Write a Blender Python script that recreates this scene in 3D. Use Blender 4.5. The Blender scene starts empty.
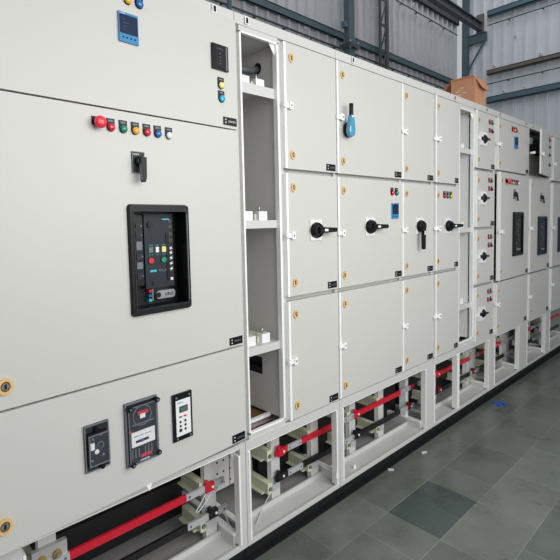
import bpy, math, random
from mathutils import Matrix, Vector
random.seed(7)
scene = bpy.context.scene
COL = scene.collection
PI = math.pi

# ------------------------------------------------------------------ materials
MATS = {}
def mat(name, col, rough=.5, metal=0., spec=.5, noise=0., nscale=8., bump=0., bscale=200., alpha=1., trans=0., emit=0., coat=0.):
    m = bpy.data.materials.new(name); m.use_nodes = True
    nt = m.node_tree; b = nt.nodes['Principled BSDF']
    def lin(c): return tuple(((x/255.)/12.92 if x/255. <= .04045 else ((x/255.+.055)/1.055)**2.4) for x in c)
    c = lin(col)
    b.inputs['Base Color'].default_value = (*c, 1)
    b.inputs['Roughness'].default_value = rough
    b.inputs['Metallic'].default_value = metal
    b.inputs['Specular IOR Level'].default_value = spec
    b.inputs['Coat Weight'].default_value = coat
    if alpha < 1: b.inputs['Alpha'].default_value = alpha
    if trans: b.inputs['Transmission Weight'].default_value = trans
    if emit:
        b.inputs['Emission Color'].default_value = (*c, 1); b.inputs['Emission Strength'].default_value = emit
    tc = nt.nodes.new('ShaderNodeTexCoord')
    if noise:
        n = nt.nodes.new('ShaderNodeTexNoise'); n.inputs['Scale'].default_value = nscale; n.inputs['Detail'].default_value = 5
        nt.links.new(tc.outputs['Object'], n.inputs['Vector'])
        mx = nt.nodes.new('ShaderNodeMix'); mx.data_type = 'RGBA'
        mx.inputs[6].default_value = (*[v*(1-noise) for v in c], 1); mx.inputs[7].default_value = (*[min(1, v*(1+noise)) for v in c], 1)
        nt.links.new(n.outputs['Fac'], mx.inputs[0]); nt.links.new(mx.outputs[2], b.inputs['Base Color'])
    if bump:
        n2 = nt.nodes.new('ShaderNodeTexNoise'); n2.inputs['Scale'].default_value = bscale; n2.inputs['Detail'].default_value = 2
        bp = nt.nodes.new('ShaderNodeBump'); bp.inputs['Strength'].default_value = bump; bp.inputs['Distance'].default_value = .002
        nt.links.new(tc.outputs['Object'], n2.inputs['Vector'])
        nt.links.new(n2.outputs['Fac'], bp.inputs['Height']); nt.links.new(bp.outputs['Normal'], b.inputs['Normal'])
    MATS[name] = m
    return m
mat('door_grey', (206, 204, 199), .42, noise=.025, nscale=3, bump=.10, bscale=260)
mat('frame_grey', (208, 207, 203), .42, noise=.02, nscale=4, bump=.08, bscale=260)
mat('edge_white', (250, 250, 248), .35)
mat('inner_grey', (214, 211, 209), .5, noise=.05, nscale=3)
mat('floor_sheet', (150, 147, 146), .5, noise=.08, nscale=6)
mat('pan_grey', (186, 186, 184), .38, metal=.25, noise=.06, nscale=9)
mat('black_plastic', (14, 15, 18), .42, spec=.3)
mat('black_gloss', (14, 16, 22), .4, spec=.3)
mat('slate_plastic', (38, 44, 52), .5, spec=.3)
mat('dark_grey', (44, 46, 50), .5, spec=.3)
mat('mid_grey', (112, 116, 122), .4)
mat('rubber', (22, 22, 24), .55, noise=.2, nscale=30)
mat('white_plastic', (238, 238, 236), .3)
mat('insulator_cream', (214, 216, 190), .5, noise=.06, nscale=20)
mat('ring_yellow', (228, 188, 126), .45)
mat('ring_cream', (226, 204, 156), .45)
mat('ring_hole', (96, 76, 44), .4)
mat('steel', (176, 178, 180), .3, metal=.8)
mat('tin', (202, 204, 206), .35, metal=.35, noise=.08, nscale=40)
mat('red_sleeve', (206, 26, 48), .35)
mat('dark_red', (120, 22, 30), .4)
mat('black_sleeve', (20, 20, 22), .38)
mat('brown_sheet', (112, 88, 48), .6, noise=.2, nscale=6)
mat('lamp_red', (214, 38, 62), .2, coat=.5)
mat('mush_red', (238, 52, 68), .3, coat=.3)
mat('lamp_green', (20, 140, 110), .2, coat=.5)
mat('lamp_yellow', (244, 178, 32), .2, coat=.5)
mat('lamp_blue', (30, 104, 176), .2, coat=.5)
mat('lamp_cyan', (44, 176, 214), .2, coat=.5)
mat('lamp_cream', (238, 222, 140), .2, coat=.5)
mat('lamp_white', (240, 240, 238), .2, coat=.5)
mat('blue_bezel', (44, 132, 184), .35)
mat('navy_screen', (16, 34, 66), .45, spec=.25)
mat('handle_blue', (66, 150, 186), .25, coat=.6)
mat('lcd', (92, 116, 106), .2)
mat('teal_mark', (40, 190, 190), .4)
mat('cover_plastic', (170, 178, 190), .08, alpha=.10, coat=.2)
mat('card', (206, 150, 114), .8, noise=.06, nscale=12)
mat('card_in', (182, 122, 88), .85, noise=.06, nscale=12)
mat('clear_wrap', (225, 228, 232), .15, alpha=.35)
mat('steel_paint', (84, 104, 112), .5, noise=.12, nscale=5)
mat('steel_dark', (76, 80, 84), .55, noise=.15, nscale=5)
mat('steel_brown', (116, 108, 104), .55, noise=.15, nscale=5)
mat('steel_slate', (88, 114, 130), .5, noise=.1, nscale=5)
mat('sheet_dark', (204, 204, 208), .5, metal=.0, noise=.12, nscale=1.3)
mat('sheet_light', (228, 232, 236), .45, metal=.0, noise=.1, nscale=1.3)
mat('cable_grey', (92, 94, 98), .5)
mat('wire_white', (205, 208, 208), .4)
mat('litter_blue', (40, 90, 190), .4)
mat('gold_bolt', (190, 160, 90), .35, metal=.6)

def floor_material():
    m = bpy.data.materials.new('slate_tiles'); m.use_nodes = True
    nt = m.node_tree; N = nt.nodes; L = nt.links; b = N['Principled BSDF']
    tc = N.new('ShaderNodeTexCoord')
    mp = N.new('ShaderNodeMapping'); mp.inputs['Location'].default_value = (-(1.973 - .4215*20), .535 + .2975*20, 0)
    L.new(tc.outputs['Object'], mp.inputs['Vector'])
    br = N.new('ShaderNodeTexBrick'); br.offset = .5; br.squash = 1
    br.inputs['Scale'].default_value = 1; br.inputs['Mortar Size'].default_value = .0014; br.inputs['Mortar Smooth'].default_value = .3
    br.inputs['Brick Width'].default_value = .4215; br.inputs['Row Height'].default_value = .2975; br.inputs['Bias'].default_value = 0
    br.inputs['Color1'].default_value = (.108, .122, .106, 1); br.inputs['Color2'].default_value = (.160, .174, .152, 1)
    br.inputs['Mortar'].default_value = (.27, .265, .24, 1)
    L.new(mp.outputs['Vector'], br.inputs['Vector'])
    n = N.new('ShaderNodeTexNoise'); n.inputs['Scale'].default_value = 3.2; n.inputs['Detail'].default_value = 8; n.inputs['Roughness'].default_value = .65
    L.new(tc.outputs['Object'], n.inputs['Vector'])
    rp = N.new('ShaderNodeMapRange'); rp.inputs['From Min'].default_value = .3; rp.inputs['From Max'].default_value = .7
    rp.inputs['To Min'].default_value = .72; rp.inputs['To Max'].default_value = 1.22
    L.new(n.outputs['Fac'], rp.inputs['Value'])
    mx = N.new('ShaderNodeMix'); mx.data_type = 'RGBA'; mx.blend_type = 'MULTIPLY'; mx.inputs[0].default_value = 1
    L.new(br.outputs['Color'], mx.inputs[6]); L.new(rp.outputs['Result'], mx.inputs[7])
    # chalky scuffs
    v = N.new('ShaderNodeTexNoise'); v.inputs['Scale'].default_value = 9; v.inputs['Detail'].default_value = 9; v.inputs['Distortion'].default_value = 1.2
    L.new(tc.outputs['Object'], v.inputs['Vector'])
    r2 = N.new('ShaderNodeMapRange'); r2.inputs['From Min'].default_value = .70; r2.inputs['From Max'].default_value = .78; r2.inputs['To Max'].default_value = .35
    L.new(v.outputs['Fac'], r2.inputs['Value'])
    m2 = N.new('ShaderNodeMix'); m2.data_type = 'RGBA'
    L.new(r2.outputs['Result'], m2.inputs[0]); L.new(mx.outputs[2], m2.inputs[6]); m2.inputs[7].default_value = (.3, .3, .28, 1)
    # one tile of darker, greener slate
    sp = N.new('ShaderNodeSeparateXYZ'); L.new(tc.outputs['Object'], sp.inputs['Vector'])
    def step(out, edge, greater):
        a = N.new('ShaderNodeMath'); a.operation = 'GREATER_THAN' if greater else 'LESS_THAN'
        L.new(out, a.inputs[0]); a.inputs[1].default_value = edge; return a.outputs[0]
    cur = None
    for o in (step(sp.outputs['X'], 1.977, True), step(sp.outputs['X'], 2.391, False), step(sp.outputs['Y'], -.531, True), step(sp.outputs['Y'], -.241, False)):
        if cur is None: cur = o
        else:
            a = N.new('ShaderNodeMath'); a.operation = 'MULTIPLY'; L.new(cur, a.inputs[0]); L.new(o, a.inputs[1]); cur = a.outputs[0]
    m3 = N.new('ShaderNodeMix'); m3.data_type = 'RGBA'; m3.blend_type = 'MULTIPLY'
    L.new(cur, m3.inputs[0]); L.new(m2.outputs[2], m3.inputs[6]); m3.inputs[7].default_value = (.42, .54, .56, 1)
    L.new(m3.outputs[2], b.inputs['Base Color'])
    r3 = N.new('ShaderNodeMapRange'); r3.inputs['To Min'].default_value = .20; r3.inputs['To Max'].default_value = .38
    L.new(n.outputs['Fac'], r3.inputs['Value']); L.new(r3.outputs['Result'], b.inputs['Roughness'])
    bp = N.new('ShaderNodeBump'); bp.inputs['Strength'].default_value = .35; bp.inputs['Distance'].default_value = .003
    L.new(v.outputs['Fac'], bp.inputs['Height']); L.new(bp.outputs['Normal'], b.inputs['Normal'])
    MATS['slate_tiles'] = m
floor_material()

# ------------------------------------------------------------------ mesh builder
class MB:
    def __init__(s, M=None): s.v = []; s.f = []; s.m = []; s.sm = []; s.names = []; s.M = M or Matrix.Identity(4)
    def mi(s, n):
        if n not in s.names: s.names.append(n)
        return s.names.index(n)
    def add(s, vs, fs, m, smooth=False, L=None):
        T = s.M @ L if L is not None else s.M
        o = len(s.v); k = s.mi(m)
        s.v += [T @ Vector(p) for p in vs]
        for i, f in enumerate(fs):
            s.f.append([o+j for j in f]); s.m.append(k); s.sm.append(smooth[i] if isinstance(smooth, list) else smooth)
    def box(s, x0, x1, y0, y1, z0, z1, m='frame_grey', L=None):
        x0, x1 = min(x0, x1), max(x0, x1); y0, y1 = min(y0, y1), max(y0, y1); z0, z1 = min(z0, z1), max(z0, z1)
        vs = [(x, y, z) for x in (x0, x1) for y in (y0, y1) for z in (z0, z1)]
        s.add(vs, [(0,1,3,2), (4,6,7,5), (0,4,5,1), (2,3,7,6), (0,2,6,4), (1,5,7,3)], m, False, L)
    def rod(s, a, b, r, m, r2=None, n=14, L=None):
        a, b = Vector(a), Vector(b); r2 = r if r2 is None else r2
        d = (b-a).normalized(); u = d.orthogonal().normalized(); w = d.cross(u)
        vs = [tuple(a+(u*math.cos(2*PI*i/n)+w*math.sin(2*PI*i/n))*r) for i in range(n)] + [tuple(b+(u*math.cos(2*PI*i/n)+w*math.sin(2*PI*i/n))*r2) for i in range(n)]
        fs = [(i, (i+1) % n, n+(i+1) % n, n+i) for i in range(n)] + [tuple(range(n-1, -1, -1)), tuple(range(n, 2*n))]
        s.add(vs, fs, m, [True]*n+[False, False], L)
    def dome(s, c, r, h, m, n=14, k=4, L=None):      # dome towards -Y
        vs = []; fs = []
        for j in range(k):
            t = j/k*PI/2
            for i in range(n):
                a = 2*PI*i/n; vs.append((c[0]+r*math.cos(t)*math.cos(a), c[1]-h*math.sin(t), c[2]+r*math.cos(t)*math.sin(a)))
        vs.append((c[0], c[1]-h, c[2]))
        for j in range(k-1):
            for i in range(n): fs.append((j*n+i, j*n+(i+1) % n, (j+1)*n+(i+1) % n, (j+1)*n+i))
        for i in range(n): fs.append(((k-1)*n+i, (k-1)*n+(i+1) % n, k*n))
        s.add(vs, fs, m, True, L)
    def ring(s, c, r0, r1, y0, y1, m, n=20, sx=1.):
        vs = []
        for y in (y0, y1):
            for r in (r0, r1):
                for i in range(n):
                    a = 2*PI*i/n; vs.append((c[0]+sx*r*math.cos(a), y, c[1]+r*math.sin(a)))
        fs = []
        for i in range(n):
            j = (i+1) % n
            fs += [(i, j, n+j, n+i), (2*n+i, 3*n+i, 3*n+j, 2*n+j), (i, 2*n+i, 2*n+j, j), (n+i, n+j, 3*n+j, 3*n+i)]
        s.add(vs, fs, m)
    def prism(s, pts, y0, y1, m, L=None):            # polygon in x,z extruded in y
        n = len(pts)
        vs = [(p[0], y0, p[1]) for p in pts] + [(p[0], y1, p[1]) for p in pts]
        s.add(vs, [tuple(range(n)), tuple(range(2*n-1, n-1, -1))] + [(i, n+i, n+(i+1) % n, (i+1) % n) for i in range(n)], m, False, L)
    def rrect(s, x0, x1, z0, z1, r, y0, y1, m):
        pts = []
        for cx, cz, a0 in ((x1-r, z0+r, -90), (x1-r, z1-r, 0), (x0+r, z1-r, 90), (x0+r, z0+r, 180)):
            for k in range(5):
                a = math.radians(a0+k*22.5); pts.append((cx+r*math.cos(a), cz+r*math.sin(a)))
        s.prism(pts, y0, y1, m)
    def frame(s, x0, x1, z0, z1, w, y0, y1, m, wb=None):
        wb = w if wb is None else wb
        s.box(x0, x0+w, y0, y1, z0, z1, m); s.box(x1-w, x1, y0, y1, z0, z1, m)
        s.box(x0+w, x1-w, y0, y1, z1-wb, z1, m); s.box(x0+w, x1-w, y0, y1, z0, z0+wb, m)
    def tube(s, pts, r, m, n=8):
        P = [Vector(p) for p in pts]; o = []; fs = []
        for i, p in enumerate(P):
            d = (P[min(i+1, len(P)-1)]-P[max(i-1, 0)]).normalized()
            u = d.cross(Vector((.03, .05, 1))).normalized(); w = d.cross(u)
            o += [tuple(p+(u*math.cos(2*PI*k/n)+w*math.sin(2*PI*k/n))*r) for k in range(n)]
        for i in range(len(P)-1):
            for k in range(n): fs.append((i*n+k, i*n+(k+1) % n, (i+1)*n+(k+1) % n, (i+1)*n+k))
        q = (len(P)-1)*n
        fs += [tuple(range(n-1, -1, -1)), tuple(range(q, q+n))]
        s.add(o, fs, m, [True]*(len(fs)-2)+[False, False])
    def build(s, name, parent=None, bevel=0., label=None, origin=None):
        lo = Vector([min(p[i] for p in s.v) for i in range(3)]); hi = Vector([max(p[i] for p in s.v) for i in range(3)])
        c = (lo+hi)/2; c.z = lo.z
        if origin is not None: c = Vector(origin)
        me = bpy.data.meshes.new(name)
        me.from_pydata([tuple(p-c) for p in s.v], [], s.f)
        for n in s.names: me.materials.append(MATS[n])
        for i, p in enumerate(me.polygons): p.material_index = s.m[i]; p.use_smooth = s.sm[i]
        import bmesh
        bm = bmesh.new(); bm.from_mesh(me); bmesh.ops.recalc_face_normals(bm, faces=bm.faces); bm.to_mesh(me); bm.free()
        o = bpy.data.objects.new(name, me); COL.objects.link(o)
        wp = WL[parent.name] if parent else Vector((0, 0, 0))
        o.location = c-wp
        if parent: o.parent = parent
        WL[o.name] = c.copy()
        if bevel:
            b = o.modifiers.new('bevel', 'BEVEL'); b.width = bevel; b.segments = 2; b.limit_method = 'ANGLE'; b.angle_limit = math.radians(50)
            b.harden_normals = False
        if label: o['label'] = label
        return o
WL = {}
def thing(name, loc, label, cat, group=None):
    o = bpy.data.objects.new(name, None); COL.objects.link(o); o.location = loc; o.empty_display_size = .1
    WL[o.name] = Vector(loc); o['label'] = label; o['category'] = cat
    if group: o['group'] = group
    return o
def tag(o, label, cat, group=None):
    o['label'] = label; o['category'] = cat
    if group: o['group'] = group
    return o
def struct(o): o['kind'] = 'structure'; return o

# ------------------------------------------------------------------ the hall
b = MB(); b.box(-4, 9.9, -6, 3.4, -.2, 0, 'slate_tiles'); struct(b.build('floor', origin=(0, 0, 0)))
def corrugated(mb, p0, p1, z0, z1, pitch, depth, rib, m, nrm):
    d = (Vector(p1)-Vector(p0)); L = d.length; d.normalize(); nv = Vector(nrm)
    x = 0; prof = []
    while x < L:
        prof += [(x, 0), (x+pitch-rib, 0), (x+pitch-rib*.80, depth), (x+pitch-rib*.20, depth)]; x += pitch
    prof.append((x, 0))
    vs = []; fs = []
    for t, h in prof:
        p = Vector(p0)+d*t+nv*h
        for z in (z0, z1):
            vs.append((p.x, p.y, z))
            vs.append((p.x-nv.x*.01, p.y-nv.y*.01, z))
    for i in range(len(prof)-1):
        a = i*4; c = a+4
        fs += [(a, c, c+2, a+2), (a+1, a+3, c+3, c+1)]
    n = (len(prof)-1)*4
    fs += [(0, 2, 3, 1), (n, n+1, n+3, n+2)]
    mb.add(vs, fs, m)
b = MB(); corrugated(b, (-2.88, 3.0, 0), (9.40, 3.0, 0), 0, 7.2, .195, .05, .055, 'sheet_dark', (0, -1, 0)); struct(b.build('wall_back'))
b = MB(); corrugated(b, (9.68, 2.90, 0), (9.68, -3.2, 0), 0, 7.2, .2, .035, .045, 'sheet_light', (-1, 0, 0)); struct(b.build('wall_right'))

def steel(name, label, cat='beam', group=None):
    return thing(name, (0, 0, 0), label, cat, group)
# girts of the back wall
def girt(mb, x0, x1, y, z0, z1, m):
    mb.box(x0, x1, y-.05, y, z1-.014, z1, m); mb.box(x0, x1, y-.05, y, z0, z0+.014, m); mb.box(x0, x1, y-.05, y-.04, z0, z1, m)
b = MB(); girt(b, -3, 9.35, 2.965, 4.27, 4.38, 'steel_paint')
tag(b.build('wall_girt'), 'dark blue-grey steel channel along the ribbed back wall just above the switchboard', 'beam')
b = MB(); girt(b, -3, 9.42, 2.965, 5.52, 5.63, 'steel_dark')
tag(b.build('wall_girt'), 'dark steel channel high on the back wall running to the bright corner gap', 'beam')
b = MB(); b.rod((-3, 2.9, 4.12), (9.3, 2.9, 4.12), .013, 'steel_dark', n=8)
for k in range(24): b.box(-2.9+k*.52, -2.885+k*.52, 2.9, 2.97, 4.11, 4.13, 'steel_dark')
tag(b.build('sag_rod'), 'thin dark rod skimming the back wall right above the cabinet tops', 'rod')
b = MB(); b.rod((4, 2.9, 5.29), (9.3, 2.9, 5.29), .010, 'steel_dark', n=8)
for k in range(10): b.box(4.1+k*.52, 4.115+k*.52, 2.9, 2.97, 5.28, 5.30, 'steel_dark')
tag(b.build('sag_rod'), 'thin dark rod across the back wall below the high dark channel', 'rod')
# right wall girts
for y0z, y1z, m_, lab in ((5.56, 5.67, 'steel_slate', 'blue-grey channel topmost on the ribbed right wall'),
                          (4.42, 4.51, 'steel_brown', 'brownish channel halfway up the ribbed right wall'),
                          (3.86, 3.98, 'steel_slate', 'blue-grey channel lowest on the right wall, beside the carton')):
    b = MB(); b.box(9.54, 9.64, -3, 2.4, y1z-.014, y1z, m_); b.box(9.54, 9.554, -3, 2.4, y0z, y1z, m_); b.box(9.54, 9.64, -3, 2.4, y0z, y0z+.014, m_)
    tag(b.build('wall_girt'), lab, 'beam')
for z, lab in ((5.40, 'thin dark rod just under the topmost channel of the right wall'), (4.245, 'thin dark rod between the two lower channels of the right wall')):
    b = MB(); b.rod((9.58, -3, z), (9.58, 2.4, z), .010, 'steel_dark', n=8)
    for k in range(9): b.box(9.58, 9.66, -2.8+k*.6, -2.785+k*.6, z-.01, z+.01, 'steel_dark')
    tag(b.build('sag_rod'), lab, 'rod')
# corner column with bracket
t = thing('corner_column', (9.6, 2.86, 0), 'dark teal steel column in the hall corner beside the bright gap', 'column')
b = MB(); b.box(9.55, 9.562, 2.80, 2.92, 0, 7.2, 'steel_paint'); b.box(9.628, 9.64, 2.80, 2.92, 0, 7.2, 'steel_paint'); b.box(9.56, 9.63, 2.80, 2.812, 0, 7.2, 'steel_paint')
b.build('column_shaft', t)
b = MB(); b.box(9.58, 9.63, 2.43, 2.80, 5.125, 5.29, 'steel_paint'); b.box(9.56, 9.64, 2.43, 2.80, 5.29, 5.30, 'steel_paint'); b.build('bracket_arm', t)
b = MB(); b.add([(9.59, 2.80, 4.60), (9.615, 2.80, 4.60), (9.615, 2.80, 4.65), (9.59, 2.80, 4.65), (9.59, 2.45, 5.125), (9.615, 2.45, 5.125), (9.615, 2.49, 5.125), (9.59, 2.49, 5.125)],
      [(0,1,2,3), (4,7,6,5), (0,4,5,1), (1,5,6,2), (2,6,7,3), (3,7,4,0)], 'steel_paint'); b.build('bracket_brace', t)
# crane runway beam
t = thing('runway_beam', (7.5, 2.15, 5.1), 'large dark steel beam crossing the upper corner towards the right wall', 'beam')
b = MB(); b.box(2, 9.0, 2.26, 2.36, 5.11, 5.13, 'steel_dark'); b.box(2, 9.0, 2.30, 2.32, 5.12, 5.25, 'steel_dark'); b.box(2, 9.0, 2.26, 2.36, 5.245, 5.265, 'steel_dark')
b.build('beam_section', t)
b = MB(); b.box(9.0, 9.03, 2.24, 2.38, 5.08, 5.42, 'steel_brown'); b.build('end_stop', t)
# roof stub column
t = thing('wall_column', (5.55, 2.72, 0), 'blue-green steel post with a bolted flange right above the cabinet top', 'column')
b = MB(); b.box(5.40, 5.53, 2.64, 2.74, 4.10, 7.2, 'steel_paint'); b.build('upper_shaft', t)
b = MB(); b.box(5.40, 5.53, 2.64, 2.74, 0, 4.04, 'steel_paint'); b.build('lower_shaft', t)
b = MB(); b.box(5.36, 5.58, 2.59, 2.79, 4.04, 4.065, 'steel_dark'); b.box(5.36, 5.58, 2.59, 2.79, 4.07, 4.10, 'steel_dark')
for x in (5.38, 5.56):
    for y in (2.61, 2.77): b.rod((x, y, 4.01), (x, y, 4.13), .014, 'steel', n=6)
b.build('flange_plate', t)
b = MB(); b.box(5.33, 5.40, 2.66, 2.73, 4.32, 4.40, 'steel_slate'); b.build('rail_bracket', t)
b = MB(); b.add([(5.53,2.66,4.75),(5.56,2.66,4.75),(5.56,2.69,4.75),(5.53,2.69,4.75),(6.0,2.66,5.9),(6.04,2.66,5.9),(6.04,2.69,5.9),(6.0,2.69,5.9)],
      [(0,1,2,3), (4,7,6,5), (0,4,5,1), (1,5,6,2), (2,6,7,3), (3,7,4,0)], 'steel'); b.build('diagonal_brace', t)
b = MB(); b.rod((3.37, 2.80, 0), (3.37, 2.80, 7.2), .03, 'steel_paint', n=12)
for z in (1.0, 3.0, 4.6): b.box(3.33, 3.41, 2.80, 2.96, z, z+.04, 'steel_dark')
tag(b.build('wall_pipe'), 'thin dark upright pipe against the back wall behind the first two cabinets', 'pipe')
# lattice column
t = thing('lattice_column', (6.6, 2.8, 0), 'dark steel lattice post with zigzag bracing against the back wall', 'column')
for x, w_ in ((6.41, .04), (6.585, .075)):
    b = MB(); b.box(x, x+w_, 2.80, 2.83, 0, 7.2, 'steel_dark'); b.build('chord', t)
b = MB(); z = .3
k = 0
while z < 6.9:
    b.box(6.45, 6.585, 2.805, 2.82, z-.02, z+.02, 'steel_dark')
    a, c = ((6.45, 6.585) if k % 2 == 0 else (6.45, 6.585))
    b.rod((a, 2.812, z+.02), (c, 2.812, z+.36), .013, 'steel_dark', n=6)
    z += .40; k += 1
b.build('lacing', t)
# white discs added for light seen through pinholes in the sheeting
for x, z in ((3.62, 4.55), (4.35, 4.35), (4.95, 4.32), (5.35, 4.62), (7.0, 5.05), (7.6, 5.35), (7.05, 4.9), (8.0, 5.3), (8.85, 4.55)):
    pass
pinholes = [(4.33, 4.33), (3.86, 4.46), (4.84, 4.28), (6.82, 4.62), (7.36, 5.48), (7.72, 5.44), (8.62, 4.36)]
for i, (x, z) in enumerate(pinholes):
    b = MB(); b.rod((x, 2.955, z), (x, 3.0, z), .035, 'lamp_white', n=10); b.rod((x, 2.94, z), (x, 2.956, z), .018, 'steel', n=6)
    tag(b.build('pinhole_disc'), 'small white disc standing in for light through a pinhole in the back wall', 'pinhole', 'discs for pinhole light on the back wall')
for i, (y, z) in enumerate([(2.42, 5.55), (1.9, 5.05), (2.3, 4.60), (1.45, 4.60), (2.1, 4.05), (1.72, 4.03)]):  # the same added white discs for pinhole light, right wall
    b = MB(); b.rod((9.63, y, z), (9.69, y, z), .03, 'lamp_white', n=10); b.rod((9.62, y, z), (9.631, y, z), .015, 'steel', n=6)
    tag(b.build('pinhole_disc'), 'small white disc standing in for light through a pinhole in the right wall', 'pinhole', 'discs for pinhole light on the right wall')

# ------------------------------------------------------------------ switchboard
FY = -.002          # door faces
def doorM(): return Matrix.Translation((0, FY, 0))
def glyphs(mb, x0, x1, z0, z1, y, m, n, seed=0, h=.5):
    R = random.Random(seed); w = (x1-x0)/n
    for i in range(n):
        a = x0+i*w
        k = R.random()
        mb.box(a+w*.1, a+w*.28, y-.0006, y, z0, z1, m)
        if k > .3: mb.box(a+w*.28, a+w*.75, y-.0006, y, z1-(z1-z0)*.28, z1, m)
        if k < .7: mb.box(a+w*.28, a+w*.75, y-.0006, y, z0, z0+(z1-z0)*.28, m)
        if k > .5: mb.box(a+w*.58, a+w*.75, y-.0006, y, z0, z1, m)
def lock(M, x, z, par, r=.0215, near=False, squash=.72):
    b = MB(M)
    b.ring((x, z), r*.62, r, -.006, 0, 'ring_yellow', sx=squash)
    b.prism([(x+squash*r*.62*math.cos(a*PI/6), z+r*.62*math.sin(a*PI/6)) for a in range(12)], -.003, 0, 'ring_cream' if not near else 'ring_hole')
    if near:
        b.rod((x, 0, z), (x, -.006, z), r*.42, 'steel', n=12); b.box(x-.003, x+.003, -.0068, -.006, z-.007, z+.007, 'black_plastic')
    else:
        b.box(x-.0025, x+.0025, -.005, -.003, z-.004, z+.004, 'ring_hole')
        b.box(x-.004, x+.003, -.005, -.003, z+.003, z+.010, 'ring_hole'); b.box(x-.003, x+.005, -.005, -.003, z-.010, z-.003, 'ring_hole')
    b.build('door_lock', par)
def hasp(M, x, z, par, long=False):
    b = MB(M); k = 1.0 if (M @ Vector((x, 0, z))).x < 2.9 else 1.6; x0_ = x; b.M = M @ Matrix.Translation((x-x*k, 0, z-z*1.0)) @ Matrix.Diagonal((k, 1.35 if k > 1 else 1, 1, 1))
    b.box(x-.024, x+.028, -.012, -.002, z-.012, z+.012, 'edge_white')
    b.box(x+.004, x+.026, -.018, -.012, z-.017, z+.017, 'edge_white')
    b.rod((x+.015, -.0185, z), (x+.015, -.020, z), .005, 'mid_grey', n=10)
    b.box(x-.027, x-.022, -.009, -.004, z-.007, z+.007, 'edge_white')
    b.build('hasp', par, bevel=.002)
def nameplate(M, x, z, par, w=.068, h=.034, seed=1):
    b = MB(M); b.box(x, x+w, -.003, 0, z, z+h, 'black_plastic')
    glyphs(b, x+w*.36, x+w*.92, z+h*.38, z+h*.60, -.003, 'steel', 5, seed)
    b.rod((x+w*.16, -.003, z+h*.7), (x+w*.16, -.004, z+h*.7), .003, 'white_plastic', n=8)
    b.rod((x+w*.16, -.003, z+h*.3), (x+w*.16, -.004, z+h*.3), .003, 'white_plastic', n=8)
    b.build('nameplate', par)
def lamp(M, x, z, c, par, r=.013, name='indicator_lamp', h=.007, label=None):
    b = MB(M)
    b.box(x-r*1.05, x+r*1.05, -.0025, 0, z+r*.2, z+r*2.1, 'black_plastic')
    b.rod((x, 0, z), (x, -.006, z), r, 'black_plastic', n=14)
    b.rod((x, -.006, z), (x, -.009, z), r*.9, c, n=14); b.dome((x, -.009, z), r*.9, h, c)
    b.box(x-r*.6, x+r*.6, -.003, -.0025, z+r*1.35, z+r*1.75, 'mid_grey')
    b.build(name, par, label=label)
def mushroom(M, x, z, par, r=.024):
    b = MB(M)
    b.box(x-r*.95, x+r*.6, -.003, 0, z-r*.3, z+r*1.05, 'black_plastic')
    b.rod((x, 0, z), (x, -.022, z), r*.55, 'black_plastic'); b.rod((x, -.02, z), (x, -.028, z), r, 'mush_red', n=20)
    b.dome((x, -.028, z), r, .009, 'mush_red', n=20)
    b.build('emergency_stop', par, label='large red mushroom button')
def rotary(M, x, z, par, direction='right', w=.086, h=.102, L=.130):
    b = MB(M)
    b.box(x-w/2, x+w/2, -.007, 0, z-h/2, z+h/2, 'white_plastic')
    b.rod((x, -.007, z), (x-.008, -.012, z), .040, 'black_plastic', n=24)
    b.rod((x-.010, -.012, z), (x-.012, -.034, z), .038, 'black_plastic', r2=.025, n=24)
    d = {'right': 0, 'down': -PI/2}[direction]
    Lm = Matrix.Translation((x-.016, 0, z)) @ Matrix.Rotation(-d, 4, 'Y')
    b.prism([(0, -.017), (.035, -.014), (L-.01, -.011), (L, -.006), (L, .006), (L-.01, .011), (.035, .014), (0, .017)], -.050, -.030, 'black_plastic', L=Lm)
    b.box(.030, .056, -.0515, -.050, -.006, .006, 'white_plastic', L=Lm)
    b.build('rotary_handle', par, bevel=.003)
def small_rotary(M, x, z, par):
    b = MB(M)
    b.box(x-.085, x+.022, -.012, 0, z-.052, z+.052, 'white_plastic')
    b.rod((x-.020, -.012, z), (x-.020, -.026, z), .036, 'black_plastic', r2=.022, n=20)
    b.box(x-.022, x+.046, -.030, -.021, z-.007, z+.007, 'black_plastic')
    b.box(x+.024, x+.046, -.0305, -.0302, z-.005, z+.005, 'mid_grey')
    b.box(x-.140, x-.04, -.012, -.002, z-.014, z+.014, 'edge_white')
    b.build('rotary_handle', par, bevel=.002)
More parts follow.
